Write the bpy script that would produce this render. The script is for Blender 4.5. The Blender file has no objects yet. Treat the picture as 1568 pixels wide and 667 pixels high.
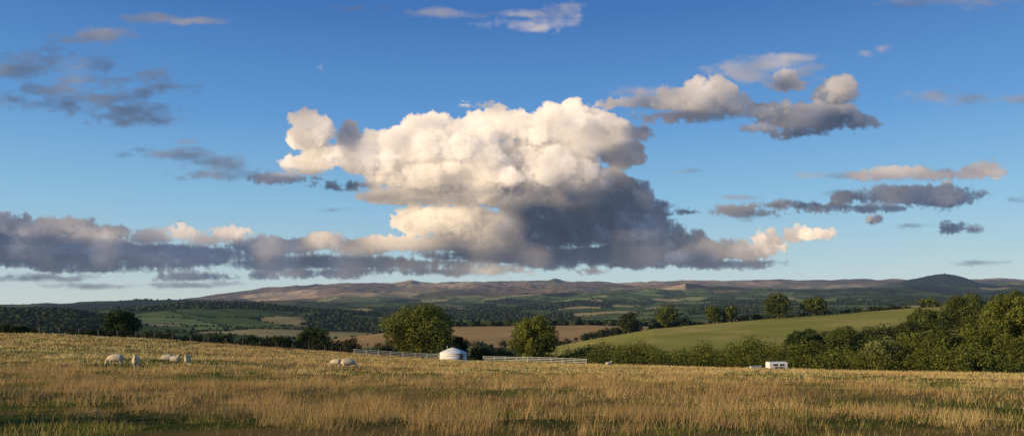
import bpy, math, numpy as np, time
from mathutils import Vector, Matrix
T0=time.time()
F=1230.0; CX=784.0; HY=463.0
scene=bpy.context.scene
rng=np.random.default_rng(7)

# ------------------------------------------------------------ helpers
def hsh(ix,iy,s):
    n=(ix.astype(np.int64)*374761393+iy.astype(np.int64)*668265263+s*1442695041)&0xffffffff
    n=((n^(n>>13))*1274126177)&0xffffffff
    n=(n^(n>>16))&0xffffffff
    return n.astype(np.float64)/4294967295.0
def vn(x,y,s=0):
    ix=np.floor(x);iy=np.floor(y);fx=x-ix;fy=y-iy
    fx=fx*fx*(3-2*fx);fy=fy*fy*(3-2*fy)
    a=hsh(ix,iy,s);b=hsh(ix+1,iy,s);c=hsh(ix,iy+1,s);d=hsh(ix+1,iy+1,s)
    return (a*(1-fx)+b*fx)*(1-fy)+(c*(1-fx)+d*fx)*fy
def fbm(x,y,s=0,o=4):
    x=np.asarray(x,float);y=np.asarray(y,float)
    r=0;a=.5;t=0
    for i in range(o):
        r=r+a*vn(x,y,s+i*17);t+=a;a*=.5;x=x*2.03+11.3;y=y*2.03+5.7
    return r/t
def sstep(a,b,x):
    t=np.clip((x-a)/(b-a),0,1);return t*t*(3-2*t)
def voro(x,y,cell,s=0):
    gx=np.floor(x/cell);gy=np.floor(y/cell)
    f1=np.full(x.shape,1e9);f2=np.full(x.shape,1e9);cid=np.zeros(x.shape)
    for i in (-1,0,1):
        for j in (-1,0,1):
            cx=gx+i;cy=gy+j
            px=(cx+.1+.8*hsh(cx,cy,s))*cell;py=(cy+.1+.8*hsh(cx,cy,s+5))*cell
            d=np.abs(x-px)*.8+np.abs(y-py)*.8+np.hypot(x-px,y-py)*.4
            ident=hsh(cx,cy,s+9)
            m=d<f1
            f2=np.where(m,f1,np.minimum(f2,d));cid=np.where(m,ident,cid);f1=np.where(m,d,f1)
    return f1,f2,cid

# ------------------------------------------------------------ terrain height
KX=np.array([-100,0,100,200,300,400,500,600,700,800,900,1000,1100,1200,1300,1400,1500,1600,1700],float)
EX=[-100,0,100,200,300,400,500,600,700,800,900,1000,1100,1200,1300,1400,1568,1700]
EY=[509,510,512,517,524,531,538,545,551,554,557,560,563,566,568,570,573,575]
ED=[148,150,155,160,165,170,175,178,179,175,168,160,147,135,125,118,110,105]
ROWS=[
(260,[514,514,518,524,531,538,545,551,555,558,556,552,552,552,552,550,548,545,545]),
(310,[516,516,520,526,532,538,545,551,555,556,548,540,535,530,524,516,510,505,505]),
(600,[515,515,520,525,530,535,540,545,548,540,520,503,494,486,479,471,466,464,464]),
(780,[518,518,520,522,526,530,532,532,532,531,529,516,508,500,492,485,480,478,478]),
(1050,[515,515,515,516,519,522,519,507,499,498,497,499,498,496,490,484,480,477,477]),
(1250,[505,505,506,510,514,518,520,514,508,507,506,504,500,496,490,484,480,477,477]),
(1600,[476,476,478,490,504,508,510,510,508,508,506,500,496,490,486,482,480,478,478]),
(2000,[485,485,488,492,495,500,503,505,505,503,500,497,492,488,484,480,477,475,475]),
(2600,[482,482,478,466,459,463,474,486,490,490,487,484,481,478,474,470,468,467,467]),
(3200,[484,484,482,478,474,474,476,480,481,480,478,475,472,470,468,466,465,464,464]),
(4500,[478,478,475,472,468,467,468,469,470,468,465,463,461,459,457,455,454,453,453]),
(7000,[473,473,470,468,465,460,457,457,457,455,452,449,447,445,444,443,443,442,442]),
(10000,[471,471,469,466,460,452,446,443,442,441,441,440,439,438,437,437,437,436,436])]
CRX=[-100,0,100,200,290,330,370,400,450,500,560,600,618,630,642,680,740,780,838,850,862,890,950,1000,1050,1150,1250,1300,1380,1440,1500,1530,1568,1700]
CRY=[470,469,467,465,459,451,446,441,437,435,434,432,430,427.5,430,432,432,431,430,428,430.5,432,433,432,430,429.5,428,427,428,430,427,425,428,430]
def table(i,px):
    if i<len(ROWS): return np.interp(px,KX,ROWS[i][1])
    c=np.interp(px,CRX,CRY)
    k=i-len(ROWS)
    if k==0: return c
    if k==1: return c+4
    return c*0+466.0
DD=[r[0] for r in ROWS]+[13000,16500,30000,60000]
HX=(1447-CX)/F*8800
def ridged(x,y,s,o=4):
    r=0;a=.5;t=0
    for i in range(o):
        r=r+a*(1-np.abs(2*vn(x,y,s+i*13)-1)*1.6);t+=a;a*=.5;x=x*2.1+7.3;y=y*2.1+3.1
    return r/t
def ground(X,Y,detail=True):
    X=np.asarray(X,float);Y=np.asarray(Y,float)
    shp=np.broadcast(X,Y).shape
    X=np.broadcast_to(X,shp).astype(float);Y=np.broadcast_to(Y,shp).astype(float)
    D=np.maximum(Y,1.0)
    px=np.clip(CX+F*X/np.maximum(Y,6.0),-100,1700)
    de=np.interp(px,EX,ED);ye=np.interp(px,EX,EY)
    ze=-(ye-HY)/F*de
    k=(ze+1.7+.0635*de)/(de*de)
    zf=-1.7-.0635*np.clip(Y,-90,1e9)+k*np.minimum(D,de)**2
    zs=[ze];ds=[np.log(de)]
    for i,d in enumerate(DD):
        zs.append(-(table(i,px)-HY)/F*d);ds.append(np.full(shp,math.log(d)))
    lz=np.log(D);z=zf.copy()
    for i in range(len(zs)-1):
        m=(D>de)&(lz>=ds[i])&(lz<ds[i+1]+1e-9)
        t=(lz-ds[i])/(ds[i+1]-ds[i])
        sa=zs[i]/np.exp(ds[i]);sb=zs[i+1]/np.exp(ds[i+1])
        tt=t*.55+.45*(t*t*(3-2*t))
        z=np.where(m,(sa*(1-tt)+sb*tt)*D,z)
    z=np.where(D>60000,-(466-HY)/F*D,z)
    if detail:
        w=sstep(900,1600,D)
        z=z+w*(fbm(X/420,Y/420,3)-.5)*34*(1-sstep(9000,12500,D))
        z=z+sstep(3500,6000,D)*(1-sstep(9500,12500,D)*.7)*(ridged(X/1300,Y/1900,8)-.45)*100
        z=z+sstep(8000,9500,D)*(1-sstep(12500,15000,D)*.6)*(ridged(X/420,Y/1100,18,3)-.45)*34
        z=z+sstep(11000,12500,D)*(1-sstep(14000,16000,D))*(fbm(X/500,Y/3000,12,5)-.5)*30
        f=1-sstep(150,400,D)
        z=z+f*((fbm(X/9,Y/9,21)-.5)*.40+(fbm(X/2.2,Y/2.2,22,2)-.5)*.12)*sstep(3,8,np.hypot(X,Y))
        r=np.hypot(X-HX,(Y-8800)*.55)
        z=z+np.exp(-(r/185)**2)*62+np.exp(-(r/420)**2)*34
    return z
def gz(x,y): return float(ground(np.array([x]),np.array([y]))[0])
def P(px,D):
    x=(px-CX)/F*D
    return x,D,gz(x,D)

# ------------------------------------------------------------ mesh helpers
def mesh_np(name,verts,faces=None,nside=3,cols=None,mat=None,smooth=False,loops=None):
    me=bpy.data.meshes.new(name)
    verts=np.asarray(verts,np.float32)
    faces=np.asarray(faces,np.int32)
    me.vertices.add(len(verts));me.vertices.foreach_set("co",verts.ravel())
    nf=len(faces)
    me.loops.add(nf*nside);me.loops.foreach_set("vertex_index",faces.ravel())
    me.polygons.add(nf)
    me.polygons.foreach_set("loop_start",np.arange(0,nf*nside,nside,dtype=np.int32))
    me.polygons.foreach_set("loop_total",np.full(nf,nside,np.int32))
    if smooth: me.polygons.foreach_set("use_smooth",np.ones(nf,bool))
    if cols is not None:
        a=me.color_attributes.new("col",'FLOAT_COLOR','POINT')
        c=np.ones((len(verts),4),np.float32);c[:,:cols.shape[1]]=cols
        a.data.foreach_set("color",c.ravel())
    me.update(calc_edges=True)
    if mat: me.materials.append(mat)
    ob=bpy.data.objects.new(name,me)
    scene.collection.objects.link(ob)
    return ob
def empty(name,loc=(0,0,0),rotz=0):
    e=bpy.data.objects.new(name,None);e.location=loc;e.rotation_euler=(0,0,rotz)
    scene.collection.objects.link(e);return e
class MB:
    def __init__(s): s.v=[];s.f=[]
    def box(s,c,d,rz=0):
        n=len(s.v);cx,cy,cz=c;a,b,e=[q/2 for q in d];cr,sr=math.cos(rz),math.sin(rz)
        for z in(-e,e):
            for (x,y) in((-a,-b),(a,-b),(a,b),(-a,b)):
                s.v.append((cx+x*cr-y*sr,cy+x*sr+y*cr,cz+z))
        s.f+=[[n+3,n+2,n+1,n],[n+4,n+5,n+6,n+7]]+[[n+i,n+(i+1)%4,n+4+(i+1)%4,n+4+i] for i in range(4)]
        return s
    def beam(s,p,q,w,h):
        p=Vector(p);q=Vector(q);d=(q-p).normalized();sd=d.cross(Vector((0,0,1))).normalized()*w/2;u=sd.cross(d).normalized()*h/2
        n=len(s.v)
        for b in(p,q):
            for o in(-sd-u,sd-u,sd+u,-sd+u): s.v.append(tuple(b+o))
        s.f+=[[n+3,n+2,n+1,n],[n+4,n+5,n+6,n+7]]+[[n+i,n+(i+1)%4,n+4+(i+1)%4,n+4+i] for i in range(4)]
        return s
    def tube(s,pts,rad,seg=8,ry=None):
        pts=[Vector(p) for p in pts];n0=len(s.v);m=len(pts)
        for i,p in enumerate(pts):
            d=(pts[min(i+1,m-1)]-pts[max(i-1,0)]).normalized()
            up=Vector((0,1,0)) if abs(d.y)<.9 else Vector((1,0,0))
            a=d.cross(up).normalized();b=a.cross(d).normalized()
            r=rad[i];r2=ry[i] if ry else r
            for k in range(seg):
                t=2*math.pi*k/seg
                s.v.append(tuple(p+a*math.cos(t)*r+b*math.sin(t)*r2))
        for i in range(m-1):
            for k in range(seg):
                k2=(k+1)%seg
                s.f.append([n0+i*seg+k,n0+i*seg+k2,n0+(i+1)*seg+k2,n0+(i+1)*seg+k])
        s.f.append([n0+k for k in range(seg)][::-1]);s.f.append([n0+(m-1)*seg+k for k in range(seg)])
        return s
    def obj(s,name,mat,parent=None,smooth=False):
        me=bpy.data.meshes.new(name);me.from_pydata(s.v,[],s.f);me.update()
        if smooth:
            for p in me.polygons:p.use_smooth=True
        me.materials.append(mat)
        o=bpy.data.objects.new(name,me);scene.collection.objects.link(o)
        if parent:o.parent=parent
        return o

# ------------------------------------------------------------ materials
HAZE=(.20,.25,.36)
def base_mat(name):
    m=bpy.data.materials.new(name);m.use_nodes=True;nt=m.node_tree;nt.nodes.clear()
    out=nt.nodes.new("ShaderNodeOutputMaterial");return m,nt,out
def N(nt,t,**k):
    n=nt.nodes.new(t)
    for a,b in k.items():setattr(n,a,b)
    return n
def math_n(nt,op,a,b=None):
    n=N(nt,"ShaderNodeMath",operation=op)
    for i,v in enumerate((a,b)):
        if v is None:continue
        if isinstance(v,(int,float)):n.inputs[i].default_value=v
        else:nt.links.new(v,n.inputs[i])
    return n.outputs[0]
def haze(nt,shader,out,L=34000.0):  # air haze painted on as emission that grows with distance
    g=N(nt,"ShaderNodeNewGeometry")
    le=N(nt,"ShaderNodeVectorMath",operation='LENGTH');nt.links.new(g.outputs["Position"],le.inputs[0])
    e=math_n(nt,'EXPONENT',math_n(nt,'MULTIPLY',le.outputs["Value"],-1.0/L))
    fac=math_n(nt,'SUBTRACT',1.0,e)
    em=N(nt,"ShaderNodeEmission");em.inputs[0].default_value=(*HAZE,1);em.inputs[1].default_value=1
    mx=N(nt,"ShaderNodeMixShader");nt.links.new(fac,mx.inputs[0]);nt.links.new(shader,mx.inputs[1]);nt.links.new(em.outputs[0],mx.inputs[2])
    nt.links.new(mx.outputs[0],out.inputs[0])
def var_col(nt,colsock,scale,lo,hi,detail=4):
    g=N(nt,"ShaderNodeNewGeometry");n=N(nt,"ShaderNodeTexNoise");n.inputs["Scale"].default_value=scale;n.inputs["Detail"].default_value=detail
    nt.links.new(g.outputs["Position"],n.inputs["Vector"])
    mr=N(nt,"ShaderNodeMapRange");mr.inputs[1].default_value=.3;mr.inputs[2].default_value=.7;mr.inputs[3].default_value=lo;mr.inputs[4].default_value=hi
    nt.links.new(n.outputs[0],mr.inputs[0])
    vm=N(nt,"ShaderNodeVectorMath",operation='SCALE');nt.links.new(colsock,vm.inputs[0]);nt.links.new(mr.outputs[0],vm.inputs["Scale"])
    return vm.outputs[0]
def attr_mat(name,trans=.0,var=(1,.8,1.2),hz=False,rough=.9):
    m,nt,out=base_mat(name)
    a=N(nt,"ShaderNodeAttribute",attribute_name="col")
    c=var_col(nt,a.outputs["Color"],*var)
    d=N(nt,"ShaderNodeBsdfDiffuse");d.inputs["Roughness"].default_value=rough;nt.links.new(c,d.inputs[0]);sh=d.outputs[0]
    if trans>0:
        t=N(nt,"ShaderNodeBsdfTranslucent");nt.links.new(c,t.inputs[0])
        mx=N(nt,"ShaderNodeMixShader");mx.inputs[0].default_value=trans
        nt.links.new(sh,mx.inputs[1]);nt.links.new(t.outputs[0],mx.inputs[2]);sh=mx.outputs[0]
    if hz:haze(nt,sh,out)
    else:nt.links.new(sh,out.inputs[0])
    return m
def solid(name,col,scale=4,lo=.8,hi=1.15,rough=.8):
    m,nt,out=base_mat(name)
    r=N(nt,"ShaderNodeRGB");r.outputs[0].default_value=(*col,1)
    c=var_col(nt,r.outputs[0],scale,lo,hi)
    b=N(nt,"ShaderNodeBsdfPrincipled");b.inputs["Roughness"].default_value=rough;nt.links.new(c,b.inputs["Base Color"])
    nt.links.new(b.outputs[0],out.inputs[0]);return m
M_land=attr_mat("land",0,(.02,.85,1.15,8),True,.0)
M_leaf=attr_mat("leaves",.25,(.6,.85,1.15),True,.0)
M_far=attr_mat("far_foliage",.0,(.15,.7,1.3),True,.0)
M_grass=attr_mat("grass_blades",.45,(1.3,.85,1.15),False,.0)
M_bark=solid("bark",(.09,.065,.045),6)
M_white=solid("white_paint",(.75,.73,.68),3,.85,1.05)
M_fence=solid("weathered_white_paint",(.62,.61,.56),3,.7,1.1)
M_canvas=solid("canvas",(.78,.75,.70),2,.9,1.05)
M_wood=solid("weathered_wood",(.14,.11,.08),5)
M_dark=solid("dark_interior",(.03,.03,.03),5)
M_stone=solid("stone",(.12,.11,.10),.2)
M_rubber=solid("rubber",(.03,.03,.03),5)
M_metal=solid("galvanised_metal",(.45,.45,.44),4,.8,1.1,.5)

# ------------------------------------------------------------ terrain sheet
th_f=np.radians(np.arange(-43,43.001,.078))
th=np.concatenate([np.radians(np.arange(-180,-43,1.5)),th_f,np.radians(np.arange(43.6,180,1.5))])
rr=np.concatenate([[.01,1.5,3],np.geomspace(4.5,5000,560),np.geomspace(5040,16000,170),np.geomspace(16500,60000,30)])
TH,RR=np.meshgrid(th,rr)
X=RR*np.sin(TH);Y=RR*np.cos(TH)
Z=ground(X,Y)
px=CX+F*X/np.maximum(Y,6)
D=np.maximum(Y,1)
de=np.interp(np.clip(px,-100,1700),EX,ED)
C=np.zeros(X.shape+(3,))
def setc(mask,col):
    w=np.clip(mask,0,1)[...,None];C[...]=C*(1-w)+np.asarray(col)*w
f1,f2,cid=voro(X+60*(fbm(X/300,Y/300,4)-.5),Y,220,3)
pal=np.array([(.07,.10,.03),(.12,.155,.045),(.22,.25,.08),(.08,.12,.035),(.05,.075,.025),(.40,.31,.13),(.16,.20,.06),(.10,.125,.04)])
C[...]=pal[(cid*7.99).astype(int)]
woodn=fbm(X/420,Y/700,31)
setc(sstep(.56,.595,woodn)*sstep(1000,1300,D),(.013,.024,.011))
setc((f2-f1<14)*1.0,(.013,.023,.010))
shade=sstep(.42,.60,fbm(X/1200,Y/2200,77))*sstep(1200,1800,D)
setc(shade*.72,(.017,.028,.014))  # cloud shadow over the valley, painted into the land colour
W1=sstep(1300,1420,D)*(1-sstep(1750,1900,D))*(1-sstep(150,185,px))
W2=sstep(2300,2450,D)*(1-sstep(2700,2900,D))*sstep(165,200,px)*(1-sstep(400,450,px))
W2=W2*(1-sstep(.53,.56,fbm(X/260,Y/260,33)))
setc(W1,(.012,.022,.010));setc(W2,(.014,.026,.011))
# moor
mo=np.where(px<1050,sstep(6200+(fbm(X/900,Y/900,5)-.5)*3500,8200,D),sstep(9000,11000,D))*sstep(270,350,px)
mv=fbm(X/500,Y/1200,41,5)[...,None]
mcol=np.array([.56,.37,.20])*(.2+1.4*mv)
mcol=mcol+sstep(.54,.62,fbm(X/700,Y/1100,43))[...,None]*np.array([.02,.06,.01])
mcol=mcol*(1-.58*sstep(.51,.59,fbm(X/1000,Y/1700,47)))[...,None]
C[...]=C*(1-mo[...,None])+mcol*mo[...,None]
setc(mo*sstep(.48,.58,fbm(X/2200,Y/2600,55))*.6*sstep(950,1150,px),(.05,.055,.05))
setc(mo*sstep(1050,1350,px)*.5,(.06,.06,.05))
setc(1-sstep(330,520,np.hypot(X-HX,(Y-8800)*.6)),(.012,.018,.010))  # church hill: dark woods, with cloud shadow painted into the colour
gf=(D>285)&(D<608)&(px>800)
setc(gf*1.0,(.28,.265,.062))
setc(gf*sstep(.42,.65,fbm(X/40,Y/90,61))*.6,(.38,.31,.095))
setc(gf*(np.sin((X*.9+Y*.25)/4.2)>.75)*.14,(.12,.14,.04))
bf=(D>770)&(D<1055)&(px>480)&(px<1010)
setc(bf*1.0,(.38,.24,.10));setc(bf*sstep(.4,.65,fbm(X/60,Y/90,63))*.5,(.28,.20,.09))
fl=(1-sstep(de+6,de+10,D))
g=fbm(X/7,Y/7,71)
gc=np.array([.27,.18,.06])*(1-sstep(.42,.6,g))[...,None]+np.array([.10,.11,.028])*sstep(.42,.6,g)[...,None]
near=(1-sstep(20,45,D))[...,None]
gc=gc*(1-near*.3)
C[...]=C*(1-fl[...,None])+gc*fl[...,None]
nb=(D>de+8)&(D<290)
setc(nb*1.0,(.05,.07,.02))
nr,nc=X.shape
idx=np.arange(nr*nc).reshape(nr,nc)
q=np.stack([idx[:-1,:-1],idx[:-1,1:],idx[1:,1:],idx[1:,:-1]],-1).reshape(-1,4)
qw=np.stack([idx[:-1,-1],idx[:-1,0],idx[1:,0],idx[1:,-1]],-1).reshape(-1,4)
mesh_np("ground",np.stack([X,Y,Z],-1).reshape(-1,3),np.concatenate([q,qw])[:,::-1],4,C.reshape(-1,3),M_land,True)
print("terrain",time.time()-T0)

# ------------------------------------------------------------ grass
def make_grass():
    V=[];Cc=[]
    for (d0,d1,dens,h0,h1,w) in((9,24,250,.06,.38,.010),(24,50,90,.08,.38,.017),(50,95,26,.10,.34,.04),(95,190,10,.10,.30,.08)):
        n=int(.5*(d1*d1-d0*d0)*dens*2*.72)
        Yb=np.sqrt(rng.random(n)*(d1*d1-d0*d0)+d0*d0);Xb=(rng.random(n)*2-1)*.72*Yb
        pxx=CX+F*Xb/Yb;dee=np.interp(pxx,EX,ED)
        tuft=fbm(Xb/.9,Yb/.9,81,3);pat=fbm(Xb/3.5,Yb/4.5,71);big=fbm(Xb/13,Yb/9,90,3)
        gg=.45*pat+.25*tuft+.45*big-.082
        green=sstep(.47,.56,gg+.065*(1-sstep(20,40,Yb))-.03*sstep(40,80,Yb))
        green=green*(1-.6*sstep(50,120,Yb))
        keep=(Yb<dee+4)&(rng.random(n)<(.25+.75*sstep(.38,.6,tuft)))
        Xb,Yb,tuft,green,pat,big=[a[keep] for a in(Xb,Yb,tuft,green,pat,big)]
        n=len(Xb);isg=rng.random(n)<green*.85
        h=(h0+(h1-h0)*rng.random(n)**1.3)*(.35+1.3*sstep(.35,.65,tuft))*np.where(isg,.55,1)*(1-.40*green)
        ww=w*(.6+.8*rng.random(n))*np.where(isg,1.3,1)
        Zb=ground(Xb,Yb)-.02
        a=rng.random(n)*math.pi;lean=rng.normal(0,.30,(n,2))*h[:,None]+np.array([.10,0.05])*h[:,None]
        dx=np.cos(a)*ww/2;dy=np.sin(a)*ww/2
        b0=np.stack([Xb-dx,Yb-dy,Zb],-1);b1=np.stack([Xb+dx,Yb+dy,Zb],-1)
        tp=np.stack([Xb+lean[:,0],Yb+lean[:,1],Zb+h],-1)
        V.append(np.stack([b0,b1,tp],1))
        gold=np.array([.92,.62,.25])[None]*(.74+.34*rng.random((n,1)))*(.80+.42*sstep(.35,.65,big))[:,None]
        gold=gold*(.92+.16*sstep(30,80,Yb))[:,None]
        gold[:,2]*=.8+.4*rng.random(n)
        rus=rng.random(n)<.13
        gold[rus]*=np.array([.65,.50,.42])
        grn=np.array([.20,.22,.045])[None]*(.6+.8*rng.random((n,1)))
        c=np.where(isg[:,None],grn,gold)
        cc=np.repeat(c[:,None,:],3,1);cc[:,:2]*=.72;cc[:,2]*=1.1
        Cc.append(np.clip(cc,0,.88))
    V=np.concatenate(V).reshape(-1,3);Cc=np.concatenate(Cc).reshape(-1,3)
    print("blades",len(V)//3)
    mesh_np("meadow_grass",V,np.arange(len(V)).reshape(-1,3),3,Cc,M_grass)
make_grass()
print("grass",time.time()-T0)

# ------------------------------------------------------------ foliage
def leaf_mesh(name,lobes,n,size,col,mat=None,seed=0,parent=None,dark=.55,zmin=None):
    r=np.random.default_rng(seed)
    L=np.asarray(lobes,float)
    area=(L[:,3]*L[:,5]);pi=area/area.sum()
    k=r.choice(len(L),n,p=pi)
    d=r.normal(size=(n,3));d/=np.linalg.norm(d,axis=1)[:,None]
    lump=1+.22*np.sin(d[:,0]*5+k*1.7)*np.sin(d[:,1]*5+k*.9+1)*1.0+.12*np.sin(d[:,2]*9+k)
    rad=(1-np.abs(r.normal(0,.16,n)))*lump*(1+.05*r.normal(size=n))
    Pp=L[k,:3]+d*L[k,3:6]*rad[:,None]
    nrm=d+r.normal(0,.45,(n,3));nrm/=np.linalg.norm(nrm,axis=1)[:,None]
    t=np.cross(nrm,r.normal(size=(n,3)));t/=np.linalg.norm(t,axis=1)[:,None]
    b=np.cross(nrm,t)
    s=size*(.55+.9*r.random(n))[:,None]*.5
    v=np.stack([Pp-t*s,Pp-b*s*.65,Pp+t*s,Pp+b*s*.65],1)
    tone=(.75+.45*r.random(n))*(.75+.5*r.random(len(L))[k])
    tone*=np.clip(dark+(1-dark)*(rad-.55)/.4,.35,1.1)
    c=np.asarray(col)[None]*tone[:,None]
    c[:,0]*=(.85+.35*r.random(n))
    cc=np.repeat(c[:,None,:],4,1)
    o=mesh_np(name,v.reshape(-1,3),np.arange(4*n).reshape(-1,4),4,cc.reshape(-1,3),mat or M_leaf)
    if parent:o.parent=parent
    return o
def tree(name,px,D,wpx,toppx,botpx=None,n=9000,leaf=.45,col=(.062,.085,.022),seed=0,xy=None,W=None,H=None,shape='round',trunkf=.18):
    r=np.random.default_rng(seed+100)
    if xy is None:
        x,y,z=P(px,D)
        top=-(toppx-HY)/F*D
        H=top-z;W=wpx/F*D
    else:
        x,y=xy;z=gz(x,y)
    e=empty(name,(x,y,z),0)
    R=W/2;cz=H*(.5+trunkf/2);hz=H*(1-trunkf)/2
    lobes=[(0,0,cz,R*.62,R*.62,hz*.68)]
    nl=26
    for i in range(nl):
        t=(i+.5)/nl;zz=1-2*t;ph=i*2.39996+r.random()*.5
        rx=math.sqrt(max(0,1-zz*zz))
        if shape=='round' and zz<-.3: rx*=1.05
        q=.60+.24*r.random();s=.20+.2*r.random()
        lobes.append((math.cos(ph)*rx*R*q,math.sin(ph)*rx*R*q,cz+zz*hz*(q+.04),R*s,R*s,min(R,hz*1.2)*s*.85))
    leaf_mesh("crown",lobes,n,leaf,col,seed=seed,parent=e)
    mb=MB();tr=max(.12,H*.028)
    mb.tube([(0,0,-.4),(0.0,0,.3),(.05*R,0,H*.25),(0,.03*R,H*.5),(0,0,H*.8)],[tr*1.5,tr*1.1,tr*.85,tr*.6,tr*.15],8)
    for i in range(7):
        a=i*.9+r.random();h0=H*(.22+.05*i)
        mb.tube([(0,0,h0),(math.cos(a)*R*.3,math.sin(a)*R*.3,h0+H*.12),(math.cos(a)*R*.65,math.sin(a)*R*.65,h0+H*.2)],[tr*.5,tr*.32,tr*.08],6)
    mb.obj("trunk",M_bark,e,True)
    return e
G1=(.140,.158,.032);G2=(.100,.122,.028);G3=(.052,.072,.021)
tree("oak_tree",645,188,112,466,n=22000,leaf=.42,col=G1,seed=1,trunkf=.05)
tree("oak_tree",818,181,74,485,n=14000,leaf=.40,col=G1,seed=2,trunkf=.05)
tree("ash_tree",187,235,52,474,n=7000,leaf=.55,col=G3,seed=3,trunkf=.06)
tree("ash_tree",1191,590,40,448,n=4500,leaf=1.1,col=G2,seed=4,trunkf=.1)
tree("ash_tree",1247,590,38,454,n=4500,leaf=1.1,col=G2,seed=5,trunkf=.1)
tree("oak_tree",1418,330,54,470,n=8000,leaf=.65,col=G2,seed=6,trunkf=.05)
tree("oak_tree",1478,330,72,448,n=10000,leaf=.65,col=G2,seed=7,trunkf=.05)
tree("oak_tree",1232,190,66,502,n=9000,leaf=.45,col=G3,seed=8,trunkf=.05)
tree("oak_tree",1292,200,62,502,n=8000,leaf=.45,col=G2,seed=9,trunkf=.05)
tree("beech_tree",1548,150,84,440,n=18000,leaf=.38,col=G1,seed=10,trunkf=.04)
tree("beech_tree",1640,140,110,425,n=12000,leaf=.45,col=G1,seed=11,trunkf=.04)
tree("willow_tree",1352,133,60,518,n=8000,leaf=.30,col=(.17,.19,.06),seed=12,trunkf=.03)
tree("hawthorn_tree",480,205,50,501,n=5000,leaf=.45,col=G3,seed=13,trunkf=.05)
tree("hawthorn_tree",703,196,30,512,n=3000,leaf=.42,col=G3,seed=14,trunkf=.05)
tree("hawthorn_tree",962,600,32,477,n=2500,leaf=1.1,col=G3,seed=15)
tree("hawthorn_tree",1020,600,40,468,n=3000,leaf=1.1,col=G2,seed=16)
tree("hawthorn_tree",1093,600,26,468,n=2500,leaf=1.1,col=G2,seed=17)
tree("hawthorn_tree",1118,600,24,468,n=2500,leaf=1.1,col=G2,seed=18)
tree("hawthorn_tree",1422,600,28,456,n=2500,leaf=1.1,col=G2,seed=19)
tree("hawthorn_tree",1500,135,74,492,n=11000,leaf=.36,col=G1,seed=20,trunkf=.03)
tree("hawthorn_tree",1440,133,70,506,n=10000,leaf=.36,col=G2,seed=21,trunkf=.03)
tree("hawthorn_tree",1395,150,60,502,n=8000,leaf=.38,col=G2,seed=22,trunkf=.03)
# trees left of the view that throw the long evening shadows over the meadow
for i,(x,y,w,h) in enumerate([(-37,8,7,7.5),(-48,14,7,8.5),(-33,0,5,6.5),(-30,-7,6,7),(-60,20,6,8),(-34,14,4,5)]):
    tree("oak_tree",0,0,0,0,n=1500,leaf=.5,col=G2,seed=40+i,xy=(x,y),W=w,H=h,trunkf=.1)

def hedge(name,pts,n,leaf,col,seed,rows=1,dd=3.0,count=60):
    """pts: list of (px, D, toppx)"""
    r=np.random.default_rng(seed)
    pp=np.array(pts,float);s=np.sort(r.random(count*rows)*.998+.001)
    t=np.linspace(0,1,len(pp))
    lob=[]
    for k,si in enumerate(s):
        row=k%rows
        p=np.interp(si,t,pp[:,0]);D_=np.interp(si,t,pp[:,1])+row*dd+r.normal()*dd*.25;tp=np.interp(si,t,pp[:,2])
        x,y,z=P(p,D_)
        H=max(1.2,(-(tp-HY)/F*D_-z))*(.58+.6*r.random())*(1 if row==rows-1 else .45+.5*(row/max(1,rows-1)) if rows>1 else 1)
        Rr=H*(.38+.25*r.random())
        lob.append((x,y,z+H*.45,Rr*1.1,Rr,H*.55))
        for j in range(3):
            a=r.random()*6.28
            lob.append((x+math.cos(a)*Rr*.7,y+math.sin(a)*Rr*.7,z+H*(.4+.45*r.random()),Rr*.5,Rr*.5,Rr*.5))
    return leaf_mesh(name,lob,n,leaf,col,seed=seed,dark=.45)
hedge("hedgerow",[(870,176,534),(920,170,524),(1000,164,521),(1100,152,519),(1200,140,516),(1300,133,517),(1400,126,512),(1480,118,504),(1700,112,500)],95000,.29,(.125,.145,.030),50,rows=5,dd=3.2,count=50)
hedge("hedgerow",[(215,172,506),(300,178,511),(400,186,514),(470,192,512),(560,196,523),(620,200,528),(760,204,530)],24000,.36,(.050,.063,.021),51,rows=2,dd=4,count=60)
hedge("hedgerow",[(-120,160,492),(0,162,496),(45,164,500),(60,165,505)],6000,.40,(.035,.045,.018),52,rows=2,dd=4,count=20)
hedge("hedgerow",[(730,196,532),(800,190,540),(880,186,542)],4000,.40,(.06,.075,.02),53,rows=1,count=26)
hedge("hedgerow",[(100,170,505),(160,175,504),(230,180,508)],3000,.40,(.06,.065,.02),57,rows=1,count=20)
hedge("hedgerow",[(850,606,522),(960,608,496),(1100,608,484),(1250,608,476),(1400,608,464),(1600,608,458)],14000,1.0,(.045,.06,.02),54,rows=1,count=130)
hedge("hedgerow",[(1250,300,508),(1330,300,500),(1400,300,492),(1600,290,484)],14000,.6,(.06,.075,.02),55,rows=2,dd=6,count=50)
hedge("hedgerow",[(530,765,520),(700,765,522),(860,765,520)],5000,1.0,(.03,.042,.018),56,rows=1,count=70)
print("trees",time.time()-T0)

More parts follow.
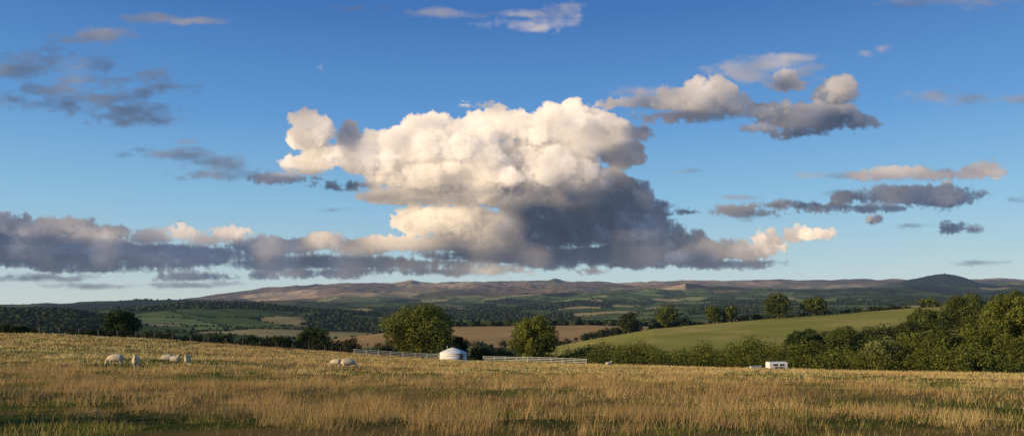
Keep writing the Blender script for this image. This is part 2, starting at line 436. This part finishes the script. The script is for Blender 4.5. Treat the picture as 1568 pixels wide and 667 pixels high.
# ------------------------------------------------------------ distant woodland: one mesh
def woods():
    r=np.random.default_rng(5)
    n=260000
    D_=np.exp(r.random(n)*(math.log(6000)-math.log(640))+math.log(640));t=(r.random(n)*2-1)*.78
    x=t*D_;y=D_;p=CX+F*t
    f1,f2,cid=voro(x+60*(fbm(x/300,y/300,4)-.5),y,220,3)
    wn=fbm(x/420,y/700,31)
    w1=(D_>1300)&(D_<1900)&(p<165);w2=(D_>2350)&(D_<2850)&(p>170)&(p<430)&(fbm(x/260,y/260,33)<.545)
    wood=((wn>.58)&(D_>1050))|w1|w2
    hed=(f2-f1<8)
    bf=(D_>760)&(D_<1062)&(p>480)&(p<1010)
    strip=(D_>1062)&(D_<1100)&(p>680)&(p<1010)
    keep=((wood&(r.random(n)<.22))|(hed&(r.random(n)<.42)))&~bf|(strip&(r.random(n)<.3))
    ii=np.where(keep)[0][:15000]
    x=x[ii];y=y[ii];sm=(hed&~wood)[ii]
    z=ground(x,y)
    import bmesh
    bm=bmesh.new();bmesh.ops.create_icosphere(bm,subdivisions=2,radius=1);bv=np.array([v.co[:] for v in bm.verts]);bfc=np.array([[v.index for v in f.verts] for f in bm.faces]);bm.free()
    m=len(x);R=(3.8+3.2*r.random(m))*np.where(sm,.48,1)
    V=bv[None]*(1+.22*r.normal(size=(m,len(bv),1)))*R[:,None,None]
    V[:,:,2]*=.85
    V+=np.stack([x,y,z+R*.5],-1)[:,None,:]
    Fc=bfc[None]+(np.arange(m)*len(bv))[:,None,None]
    c=np.array([.028,.038,.014])[None]*(.6+.8*r.random((m,1)))
    c=np.repeat(c[:,None,:],len(bv),1)
    mesh_np("distant_woodland",V.reshape(-1,3),Fc.reshape(-1,3),3,c.reshape(-1,3),M_far)
    print("woods",m)
woods()
print("woods",time.time()-T0)

# ------------------------------------------------------------ yurt
def yurt():
    x,y,z=P(694,176)
    e=empty("yurt",(x,y,z),0)
    m=MB();m.tube([(0,0,-.3),(0,0,0.0),(0,0,1.55)],[3.0,3.0,2.95],40);m.obj("wall",M_canvas,e,True)
    m=MB();m.tube([(0,0,1.552),(0,0,1.66),(0,0,2.05),(0,0,2.4),(0,0,2.66),(0,0,2.72)],[3.06,3.0,2.2,1.35,.62,.5],40);m.obj("roof",M_canvas,e,True)
    m=MB();m.tube([(0,0,2.722),(0,0,2.84),(0,0,2.93)],[.5,.42,.1],24);m.obj("crown_ring",M_wood,e,True)
    m=MB()
    for h in(.5,1.1):m.tube([(0,0,h),(0,0,h+.05)],[3.015,3.013],40)
    m.obj("rope_bands",M_wood,e)
    m=MB();m.box((1.9,-2.36,.8),(.85,.1,1.5),.675);m.obj("door",M_wood,e)
    m=MB();m.tube([(-1.3,.3,2.2),(-1.3,.3,3.1)],[.07,.07],8);m.obj("stove_pipe",M_metal,e)
yurt()
# ------------------------------------------------------------ fences
def fence(name,p0,p1,mat,step=2.4,h=1.15,rails=(.40,.74,1.06),pw=.12,rw=.085):
    (a,da),(b,db)=p0,p1
    A=np.array([(a-CX)/F*da,da]);B=np.array([(b-CX)/F*db,db]);L=np.linalg.norm(B-A);n=max(1,int(L/step))
    post=MB();rl=MB();prev=None
    for i in range(n+1):
        q=A+(B-A)*i/n;z=gz(q[0],q[1])
        post.box((q[0],q[1],z+h/2-.15),(pw,pw,h+.3))
        if prev is not None:
            for r_ in rails: rl.beam((prev[0],prev[1]-.09,prev[2]+r_),(q[0],q[1]-.09,z+r_),.04,rw)
        prev=(q[0],q[1],z)
    e=empty(name);post.obj("posts",mat,e);rl.obj("rails",mat,e)
fence("white_rail_fence",(542,174),(672,177),M_fence)
fence("white_rail_fence",(740,176),(898,166),M_fence)
fence("wire_fence",(60,153),(545,175),M_wood,step=3.2,h=1.35,rails=(.5,.8,1.2),rw=.025,pw=.16)
# ------------------------------------------------------------ livestock trailer
def trailer():
    x,y,z=P(1189,132)
    e=empty("livestock_trailer",(x,y,z-.25),math.radians(6))
    m=MB()
    prof=[(-.85,.5),(.85,.5),(.85,1.3),(.72,1.45),(.4,1.52),(-.4,1.52),(-.72,1.45),(-.85,1.3)]
    n=len(prof)
    for xx in(-1.5,1.5):
        for (b,c) in prof:m.v.append((xx,b,c))
    m.f+=[[i for i in range(n)][::-1],[n+i for i in range(n)]]+[[i,(i+1)%n,n+(i+1)%n,n+i] for i in range(n)]
    m.obj("body",M_white,e)
    m=MB();m.box((-.55,-.862,1.05),(.75,.03,.3));m.box((.55,-.862,1.05),(.75,.03,.3));m.obj("side_vents",M_dark,e)
    m=MB();m.box((0,-.9,.78),(1.7,.14,.07));m.obj("mudguard",M_metal,e)
    m=MB()
    for xx in(-.42,.42):
        for yy in(-.9,.9):m.tube([(xx,yy-.1,.36),(xx,yy+.1,.36)],[.33,.33],16)
    m.obj("wheels",M_rubber,e)
    m=MB();m.beam((1.5,0,.5),(2.6,0,.45),.1,.1);m.beam((2.4,0,.0),(2.4,0.01,.6),.07,.07);m.obj("drawbar",M_metal,e)
trailer()
def trough():
    x,y,z=P(1157,128)
    e=empty("water_trough",(x,y,z),.2)
    m=MB();
    m.box((0,-.3,.35),(1.8,.05,.4));m.box((0,.3,.35),(1.8,.05,.4));m.box((-.9,0,.35),(.05,.55,.4));m.box((.9,0,.35),(.05,.55,.4));m.box((0,0,.18),(1.74,.54,.04))
    for xx in(-.7,.7):m.box((xx,0,.08),(.08,.5,.16))
    m.obj("basin",M_metal,e)
trough()
def church():
    z=gz(HX,8800)
    e=empty("hilltop_church",(HX,8800,z-3))
    m=MB();m.box((-8,0,8),(9,9,16));
    for a in(-1,1):
        for b in(-1,1):m.box((-8+a*4,b*4,17),(1,1,2))
    m.obj("tower",M_stone,e)
    m=MB();m.box((5,0,4),(16.5,8,8));n=len(m.v)
    m.v+=[(-3.2,-4.3,8.02),(13.5,-4.3,8.02),(13.5,4.3,8.02),(-3.2,4.3,8.02),(-3.2,0,12),(13.5,0,12)]
    m.f+=[[n,n+1,n+5,n+4],[n+2,n+3,n+4,n+5],[n,n+4,n+3],[n+1,n+2,n+5],[n+3,n+2,n+1,n]]
    m.obj("nave",M_stone,e)
church()

# ------------------------------------------------------------ sheep
def wool_mat(name,face,wool=(.64,.52,.36)):
    m,nt,out=base_mat(name)
    tc=N(nt,"ShaderNodeTexCoord");sp=N(nt,"ShaderNodeSeparateXYZ");nt.links.new(tc.outputs["Object"],sp.inputs[0])
    a=N(nt,"ShaderNodeMapRange");a.inputs[1].default_value=.27;a.inputs[2].default_value=.33;a.inputs[3].default_value=1;a.inputs[4].default_value=0
    nt.links.new(sp.outputs["Z"],a.inputs[0])
    b=N(nt,"ShaderNodeMapRange");b.inputs[1].default_value=.60;b.inputs[2].default_value=.64;nt.links.new(sp.outputs["X"],b.inputs[0])
    mx=math_n(nt,'MAXIMUM',a.outputs[0],b.outputs[0])
    no=N(nt,"ShaderNodeTexNoise");no.inputs["Scale"].default_value=14;nt.links.new(tc.outputs["Object"],no.inputs["Vector"])
    w=N(nt,"ShaderNodeMix",data_type='RGBA');nt.links.new(no.outputs[0],w.inputs[0]);w.inputs[6].default_value=(wool[0]*.7,wool[1]*.68,wool[2]*.62,1);w.inputs[7].default_value=(min(1,wool[0]*1.2),wool[1]*1.2,wool[2]*1.2,1)
    c=N(nt,"ShaderNodeMix",data_type='RGBA');nt.links.new(mx,c.inputs[0]);nt.links.new(w.outputs[2],c.inputs[6]);c.inputs[7].default_value=(*face,1)
    d=N(nt,"ShaderNodeBsdfPrincipled");d.inputs["Roughness"].default_value=.95;nt.links.new(c.outputs[2],d.inputs["Base Color"])
    bp=N(nt,"ShaderNodeBump");bp.inputs["Strength"].default_value=.6;bp.inputs["Distance"].default_value=.03;nt.links.new(no.outputs[0],bp.inputs["Height"]);nt.links.new(bp.outputs[0],d.inputs["Normal"])
    nt.links.new(d.outputs[0],out.inputs[0]);return m
W_pale=wool_mat("wool_pale_face",(.55,.47,.36));W_dark=wool_mat("wool_dark_face",(.04,.035,.03),(.50,.43,.33))
tx=bpy.data.textures.new("woolclouds",'CLOUDS');tx.noise_scale=.09
def sheep(px,D,rot,pose,mat,s=1.0):
    x,y,z=P(px,D);lie=pose=='lying'
    e=empty("sheep",(x,y,z+(-.22*s if lie else 0.0)),math.radians(rot))
    e.scale=(s,s,s)
    m=MB()
    m.tube([(-.56,0,.60),(-.52,0,.60),(-.40,0,.585),(-.2,0,.57),(.05,0,.56),(.25,0,.57),(.40,0,.61),(.48,0,.66)],[.05,.17,.26,.29,.295,.28,.22,.10],16,ry=[.05,.15,.235,.27,.27,.24,.19,.09])
    if pose=='grazing':
        m.tube([(.30,0,.62),(.46,0,.56),(.58,0,.40),(.66,0,.28)],[.19,.15,.11,.085],12)
        hd=[(.60,0,.37),(.67,0,.26),(.73,0,.15),(.77,0,.07),(.785,0,.04)];ear=(.64,.30)
    else:
        m.tube([(.28,0,.64),(.42,0,.76),(.52,0,.90),(.56,0,.97)],[.20,.15,.105,.085],12)
        hd=[(.50,0,.98),(.60,0,.965),(.70,0,.91),(.79,0,.85),(.82,0,.83)];ear=(.565,1.0)
    m.tube(hd,[.07,.09,.068,.05,.03],10,ry=[.06,.075,.055,.042,.025])
    for sg in(-1,1):
        m.tube([(ear[0],sg*.05,ear[1]),(ear[0]-.02,sg*.13,ear[1]+.01),(ear[0]-.03,sg*.19,ear[1]-.03)],[.03,.035,.012],6)
        if not lie:
            m.tube([(.30,sg*.13,.52),(.31,sg*.13,.36),(.325,sg*.125,.22),(.315,sg*.125,.07),(.335,sg*.125,.0)],[.10,.055,.038,.03,.042],8)
            m.tube([(-.34,sg*.13,.54),(-.30,sg*.14,.40),(-.41,sg*.135,.25),(-.385,sg*.13,.08),(-.365,sg*.13,.0)],[.15,.09,.042,.032,.042],8)
        else:
            m.tube([(.30,sg*.17,.36),(.45,sg*.2,.27),(.30,sg*.22,.25)],[.09,.05,.04],8)
            m.tube([(-.34,sg*.2,.42),(-.15,sg*.26,.32),(-.35,sg*.28,.26)],[.15,.09,.05],8)
    m.tube([(-.52,0,.64),(-.585,0,.52),(-.59,0,.36)],[.05,.045,.03],8)
    o=m.obj("body",mat,e,True)
    r=o.modifiers.new("r",'REMESH');r.mode='VOXEL';r.voxel_size=.022;r.use_smooth_shade=True
    sm=o.modifiers.new("s",'SMOOTH');sm.iterations=3
    dm=o.modifiers.new("d",'DISPLACE');dm.texture=tx;dm.strength=.05;dm.mid_level=.5
sheep(177,64,185,'grazing',W_pale,1.08)
sheep(208,62,-70,'standing',W_pale,1.05)
sheep(256,74,178,'grazing',W_dark,.95)
sheep(268,72,-20,'standing',W_dark,.9)
sheep(287,70,-80,'standing',W_pale,.92)
sheep(514,78,170,'grazing',W_pale,.9)
sheep(533,75,10,'grazing',W_pale,1.1)
sheep(932,150,20,'lying',W_pale,1.1)

# ------------------------------------------------------------ clouds (scattering computed in a 3-D density field, painted on a glowing sheet)
def clouds():
    du=1.35;U0,U1=-300,1870;V0,V1=-70,452
    nu=int((U1-U0)/du);nv=int((V1-V0)/du);nw=38;dw=5.5
    r=np.random.default_rng(11)
    S=np.full((nu,nv,nw),-14,np.float32)
    def splat(A,u,v,w,ru,rv,rw,mode):
        m=1.25 if mode==0 else 1.9
        m2=6 if mode==0 else 0
        a0=max(0,int((u-ru*m-m2-U0)/du));a1=min(nu,int((u+ru*m+m2-U0)/du)+2)
        b0=max(0,int((v-rv*m-m2-V0)/du));b1=min(nv,int((v+rv*m+m2-V0)/du)+2)
        c0=max(0,int((w-rw*m-m2)/dw));c1=min(nw,int((w+rw*m+m2)/dw)+2)
        if a1<=a0 or b1<=b0 or c1<=c0:return
        uu=((U0+du*np.arange(a0,a1)-u)/ru).astype(np.float32)[:,None,None];vv=((V0+du*np.arange(b0,b1)-v)/rv).astype(np.float32)[None,:,None];ww=((dw*np.arange(c0,c1)-w)/rw).astype(np.float32)[None,None,:]
        d=np.sqrt(uu*uu+vv*vv+ww*ww)
        f=(1-d)*(min(ru,rv) if mode==0 else 1)
        sub=A[a0:a1,b0:b1,c0:c1];np.maximum(sub,f,out=sub)
    # (u,v,ru,rv,sun,kind) sun = painted sunlight share, kind 0 = heaped cumulus, 1 = stratiform lumps
    B=[(468,186,22,20,.4,0),(480,212,30,24,.65,0),(500,236,36,20,.9,0),(470,252,44,14,.9,0),(450,264,40,9,.4,1),(535,213,18,24,.12,0),(545,245,26,24,.5,0),(565,240,24,34,.5,0),
     (628,224,58,36,.9,0),(700,218,58,42,1,0),(742,160,32,12,.9,1),(768,176,36,14,1,0),(765,192,54,28,1,0),(820,197,44,26,1,0),(872,198,50,36,1,0),(893,171,24,15,1,0),
     (928,205,34,28,.55,0),(975,202,28,12,.12,0),(948,236,32,22,.03,0),(640,262,72,36,.95,0),(740,258,95,46,1,0),(850,255,80,44,.85,0),
     (620,300,70,16,.5,1),(700,300,90,20,.5,1),(800,300,100,24,.28,1),(880,288,75,34,.13,0),(940,295,62,28,.02,0),(995,318,46,16,.0,1),
     (830,324,80,15,.0,1),(910,325,90,20,.0,1),(525,284,56,10,.03,1),(430,273,64,7,.03,1),(590,302,40,8,.2,1),
     (640,340,34,24,1,0),(690,338,50,28,1,0),(735,335,40,22,.8,0),(615,374,52,13,.8,1),(740,358,75,28,.5,0),(800,358,70,28,.10,0),(870,355,90,32,.0,0),(965,352,84,30,.0,0),
     (1028,374,60,20,.02,0),(760,389,130,16,.03,1),(910,390,160,19,.0,1),(1055,394,66,16,.02,1),(700,374,70,18,.3,1),
     (1065,385,34,15,.3,0),(1100,385,34,18,.35,0),(1145,385,36,17,.4,0),(1180,372,32,19,.8,0),(1212,362,28,15,.95,0),(1248,358,34,10,.85,0),(1120,404,90,8,.04,1),(1070,402,50,10,.1,1),
     (0,346,70,18,.12,0),(-120,350,90,30,.12,0),(-240,360,90,30,.1,0),(60,350,55,18,.14,0),(115,348,46,15,.2,0),(170,354,44,15,.3,0),(225,362,46,15,.35,0),(280,357,30,12,.75,0),(345,355,36,10,.6,0),(320,366,45,10,.4,0),
     (0,378,120,26,.0,1),(110,382,150,24,.0,1),(230,388,110,20,.0,1),(320,392,90,17,.02,1),(390,380,48,15,.10,0),(440,376,56,17,.2,0),(500,368,44,13,.55,0),(555,378,52,16,.35,0),(40,402,140,11,.0,1),(220,404,140,10,.0,1),
     (430,402,120,13,.0,1),(540,402,100,14,.03,1),(620,404,90,11,.1,1),(700,408,65,10,.2,1),(755,412,50,9,.5,1),(640,416,100,6,.1,1),(150,410,140,8,.0,1),(330,423,80,6,.0,1),(480,418,90,7,.05,1),
     (905,415,22,6,.3,1),(980,405,80,9,.02,1),(860,405,60,8,.02,1),
     (940,158,36,11,.45,0),(995,157,50,16,.4,0),(1045,152,50,20,.4,0),(1082,142,42,19,.45,0),(1110,160,52,19,.1,0),(1165,168,52,18,.2,0),(1215,180,56,22,.18,0),(1262,182,54,24,.04,0),(1312,186,34,13,.02,0),(1278,148,40,20,.25,0),(1205,130,36,15,.25,0),(1292,130,22,11,.3,0),(1050,178,80,9,.06,1),(1165,198,36,8,.15,1),(1235,204,60,10,.02,1),
     (1330,270,50,6,.3,1),(1390,264,60,8,.4,1),(1450,265,60,11,.3,0),(1505,259,36,13,.4,0),(1330,303,66,12,.1,0),(1385,300,60,17,.08,0),(1440,303,60,17,.02,0),(1478,298,34,10,.08,0),(1235,315,64,10,.08,1),(1150,324,50,8,.08,1),(1350,319,110,6,.0,1),
     (1345,337,8,6,.08,1),(1458,350,24,10,.0,0),(1490,351,17,7,.1,0),(1048,324,14,5,.0,1),
     (1700,300,60,14,.2,0),(1780,380,90,18,.1,1),(1650,400,40,5,.1,1)]
    cent=nw*dw*.5
    SV=np.zeros((nu,nv),np.float32);SW=np.full((nu,nv),1e-4,np.float32)
    ug=(U0+du*np.arange(nu))[:,None];vg=(V0+du*np.arange(nv))[None,:]
    for (u,v,ru,rv,sun,kd) in B:
        rw=min(max(rv*1.0,9),60)
        w0=cent+r.normal()*8
        splat(S,u,v,w0,ru*.9,rv*.9,rw*.9,0)
        g=np.exp(-(((ug-u)/(ru*.68))**2+((vg-v)/(rv*.68))**2));SV+=g*sun;SW+=g
        n1=15 if kd==0 else 13
        if ru>60:n1=int(n1*1.7)
        for i in range(n1):
            d=r.normal(size=3);d/=np.linalg.norm(d)
            if d[1]>.35: d[1]*=.35
            if kd==1: d[1]*=.8
            q=min(ru,rv)*r.uniform(.26,.58);q=max(q,3)
            cu=u+d[0]*ru*.86;cv=v+d[1]*rv*.86;cw=w0+d[2]*rw*.86
            splat(S,cu,cv,cw,q*(1.1 if kd==0 else 1.8),q*(1 if kd==0 else .65),q,0)
            if q<4.5:continue
            for j in range(8 if kd==0 else 4):
                d2=r.normal(size=3);d2/=np.linalg.norm(d2)
                if d2[1]>.5:continue
                q2=q*r.uniform(.25,.5)
                if q2<2.2:continue
                splat(S,cu+d2[0]*q*.9,cv+d2[1]*q*.9,cw+d2[2]*q*.9,q2*1.15,q2,q2,0)
    def upnoise(wl,seed,su=1,sv=1):
        rr_=np.random.default_rng(seed)
        sh=[int(nu*du/(wl*su))+3,int(nv*du/(wl*sv))+3,int(nw*dw/wl)+3]
        a=rr_.normal(size=sh).astype(np.float32)
        for ax_,(n_,st) in ((2,(nw,dw/wl)),(1,(nv,du/(wl*sv))),(0,(nu,du/(wl*su)))):
            x=np.arange(n_)*st;i=x.astype(int);f=(x-i);f=(f*f*(3-2*f)).astype(np.float32)
            shp=[1,1,1];shp[ax_]=n_
            f=f.reshape(shp)
            a=np.take(a,i,axis=ax_)*(1-f)+np.take(a,i+1,axis=ax_)*f
        return a
    n_a=upnoise(32,1,1.3,.9);S+=n_a*3.4
    n_b=upnoise(14,2,1.2,.9);S-=np.abs(n_b)*3.6-1.8
    n_c=upnoise(6.5,3,1.2,1);S-=np.abs(n_c)*2.8-1.2
    n_d=upnoise(3.4,4,1.2,1);S+=n_d*1.2
    dens=np.clip((S+1.3)/5.5,0,1)
    del S
    S2=np.full((nu,nv,nw),-2,np.float32)
    # thin wisps: (u,v,ru,rv,sun)
    WS=[(140,58,50,14,.1),(90,92,120,20,.03),(150,100,80,18,.04),(50,104,90,14,.0),(170,130,95,26,.02),(120,150,110,17,.0),(200,168,80,16,.0),(230,186,55,8,.0),(90,140,60,14,.0),(225,138,60,14,.03),
        (335,250,50,14,.03),(275,236,60,10,.03),(375,266,66,9,.03),(285,216,18,5,.1),
        (815,40,54,10,.7),(865,14,28,9,.5),(800,22,36,6,.5),(690,20,60,7,.2),(300,32,44,6,.15),(230,28,36,7,.05),
        (1170,99,60,11,.35),(1210,88,38,8,.45),(1145,112,40,11,.35),(1230,108,36,11,.2),(1000,140,60,9,.4),(1440,148,48,9,.25),(1475,150,36,9,.25),(1565,152,34,8,.2),(1322,82,14,6,.3),(1352,74,14,6,.3),
        (1430,0,80,9,.2),(1500,2,90,10,.1),(1555,307,26,6,.0),(1500,402,40,4,.0),(1140,330,46,8,.1),(1130,302,26,4,.1),(1340,296,110,7,.1),(1300,268,54,6,.3),
        (150,438,90,5,.05),(60,425,100,6,.05),(250,436,90,5,.05),(1060,262,38,5,.2),(520,320,34,4,.1),(1390,345,40,4,.0),(550,12,46,5,.1),(1680,140,80,10,.2),(-120,120,90,20,.05),(-200,240,60,8,.05)]
    for (u,v,ru,rv,sun) in WS:
        splat(S2,u,v,cent,ru,rv,18,1)
        g=2*np.exp(-(((ug-u)/(ru*.9))**2+((vg-v)/(rv*.9))**2))*np.exp(-SW*3);SV+=g*sun;SW+=g
    S2=np.where(S2<-.95,-3,S2)
    wn=upnoise(40,5,2.0,.5)*.32+upnoise(16,6,1.8,.6)*.34+upnoise(7,7,1.5,.8)*.24+upnoise(3.5,8,1.5,.9)*.12
    lo=np.where(ug<420,1.0,.55)[:,:,None].astype(np.float32)
    d2=np.clip((S2*.9+wn+.02),0,1)*.055*lo
    del S2,wn
    tot=dens*.20+d2
    tau=np.zeros_like(tot);av=.42;aw=.62*du/dw
    prev=np.zeros((nv,nw),np.float32)
    for i in range(1,nu):
        p=prev+tot[i-1]*du*1.35
        q=p*(1-av);q[1:]+=p[:-1]*av
        s=q*(1-aw);s[:,1:]+=q[:,:-1]*aw
        tau[i]=s;prev=s
    tv=np.cumsum(tot,axis=1)*du
    sv=SV/SW;sv=np.where(SW<.01,.2,sv).astype(np.float32)[:,:,None]
    sv=np.clip(sv*(1+.25*n_a)+.07*n_a*(sv<.5),0,1.06)
    lit=(.58*np.exp(-tau*.17)+.42*np.exp(-tau*.022))*sv
    amb=.44+.56*np.exp(-tv*.10)
    amb=amb*(1+.11*n_b+.06*n_c)
    sunc=np.array([1.20,.895,.565],np.float32);ambc=np.array([.112,.152,.245],np.float32)
    powder=1-.25*np.exp(-tot*12)
    Tr=np.ones((nu,nv),np.float32);col=np.zeros((nu,nv,3),np.float32)
    for k in range(nw):
        a=1-np.exp(-tot[:,:,k]*dw*1.2)
        w=Tr*a
        col+=w[...,None]*((lit[:,:,k]*powder[:,:,k])[...,None]*sunc+amb[:,:,k][...,None]*ambc)
        Tr*=1-a
    al=1-Tr
    col/=np.maximum(al,1e-3)[...,None]
    hz=(sstep(350,460,vg)*.26+.02)[...,None]*np.ones((nu,1,1))
    col=col*(1-hz)+np.array([.32,.38,.48])*hz  # haze near the horizon painted into the cloud colour
    al*=1-sstep(443,452,vg)
    uu=(U0+du*np.arange(nu))[:,None]+0*vg;vv=vg+0*ug
    dirs=np.stack([(uu-CX)/F,np.ones_like(uu),(HY-vv)/F],-1);dirs/=np.linalg.norm(dirs,axis=-1)[...,None]
    V=(dirs*75000).reshape(-1,3)
    idx=np.arange(nu*nv).reshape(nu,nv)
    q=np.stack([idx[:-1,:-1],idx[1:,:-1],idx[1:,1:],idx[:-1,1:]],-1)
    keep=np.maximum.reduce([al[:-1,:-1],al[1:,:-1],al[1:,1:],al[:-1,1:]])>.003
    q=q[keep]
    used=np.unique(q);remap=np.zeros(nu*nv,np.int64);remap[used]=np.arange(len(used))
    cc=np.concatenate([col,al[...,None]],-1).reshape(-1,4)[used]
    m,nt,out=base_mat("cloud_painted_light")
    a=N(nt,"ShaderNodeAttribute",attribute_name="col")
    em=N(nt,"ShaderNodeEmission");nt.links.new(a.outputs["Color"],em.inputs[0])  # sunlit and shaded cloud tones stored as colour and emitted
    tr=N(nt,"ShaderNodeBsdfTransparent");mx=N(nt,"ShaderNodeMixShader")
    nt.links.new(a.outputs["Alpha"],mx.inputs[0]);nt.links.new(tr.outputs[0],mx.inputs[1]);nt.links.new(em.outputs[0],mx.inputs[2])
    nt.links.new(mx.outputs[0],out.inputs[0])
    mesh_np("sky_clouds",V[used],remap[q],4,cc,m)
clouds()
print("clouds",time.time()-T0)

# ------------------------------------------------------------ light
AZ=-114;EL=14.5
az=math.radians(AZ);el=math.radians(EL)
w=bpy.data.worlds.new("World");scene.world=w;w.use_nodes=True
nt=w.node_tree;nt.nodes.clear()
sk=nt.nodes.new("ShaderNodeTexSky");sk.sky_type='NISHITA';sk.sun_disc=False;sk.sun_elevation=el;sk.sun_rotation=az
sk.air_density=1.0;sk.dust_density=.3;sk.ozone_density=2.0;sk.altitude=200
bg=nt.nodes.new("ShaderNodeBackground");bg.inputs[1].default_value=.12
# clear evening air: grade the scattered colour by elevation
tc=nt.nodes.new("ShaderNodeTexCoord");sp=nt.nodes.new("ShaderNodeSeparateXYZ");nt.links.new(tc.outputs["Generated"],sp.inputs[0])
rp=nt.nodes.new("ShaderNodeValToRGB");nt.links.new(sp.outputs["Z"],rp.inputs[0])
K=1/.12
stops=[(0,(.55,.64,.66)),(.05,(.41,.59,.69)),(.12,(.25,.51,.74)),(.22,(.11,.32,.67)),(.34,(.045,.17,.49)),(.7,(.03,.12,.34))]
cr=rp.color_ramp
while len(cr.elements)<len(stops):cr.elements.new(.5)
for e_,(p_,c_) in zip(cr.elements,stops):e_.position=p_;e_.color=(*c_,1)
sc=nt.nodes.new("ShaderNodeVectorMath");sc.operation='SCALE';sc.inputs["Scale"].default_value=K;nt.links.new(rp.outputs[0],sc.inputs[0])
mx=nt.nodes.new("ShaderNodeMix");mx.data_type='RGBA';mx.inputs[0].default_value=.85
nt.links.new(sk.outputs[0],mx.inputs[6]);nt.links.new(sc.outputs[0],mx.inputs[7])
ow=nt.nodes.new("ShaderNodeOutputWorld");nt.links.new(mx.outputs[2],bg.inputs[0]);nt.links.new(bg.outputs[0],ow.inputs[0])
sd=Vector((math.sin(az)*math.cos(el),math.cos(az)*math.cos(el),math.sin(el)))
l=bpy.data.lights.new("sun",'SUN');l.energy=5.0;l.angle=math.radians(.5);l.color=(1,.77,.46)
lo=bpy.data.objects.new("sun",l);lo.rotation_euler=sd.to_track_quat('Z','Y').to_euler();scene.collection.objects.link(lo)
# ------------------------------------------------------------ camera
c=bpy.data.cameras.new("camera");c.sensor_width=36;c.lens=36*F/1568;c.shift_y=(HY-333.5)/1568;c.clip_start=.1;c.clip_end=200000
co=bpy.data.objects.new("camera",c);co.rotation_euler=(math.pi/2,0,0);scene.collection.objects.link(co);scene.camera=co
scene.view_settings.view_transform='Standard';scene.view_settings.look='None';scene.view_settings.exposure=0
print("done",time.time()-T0)
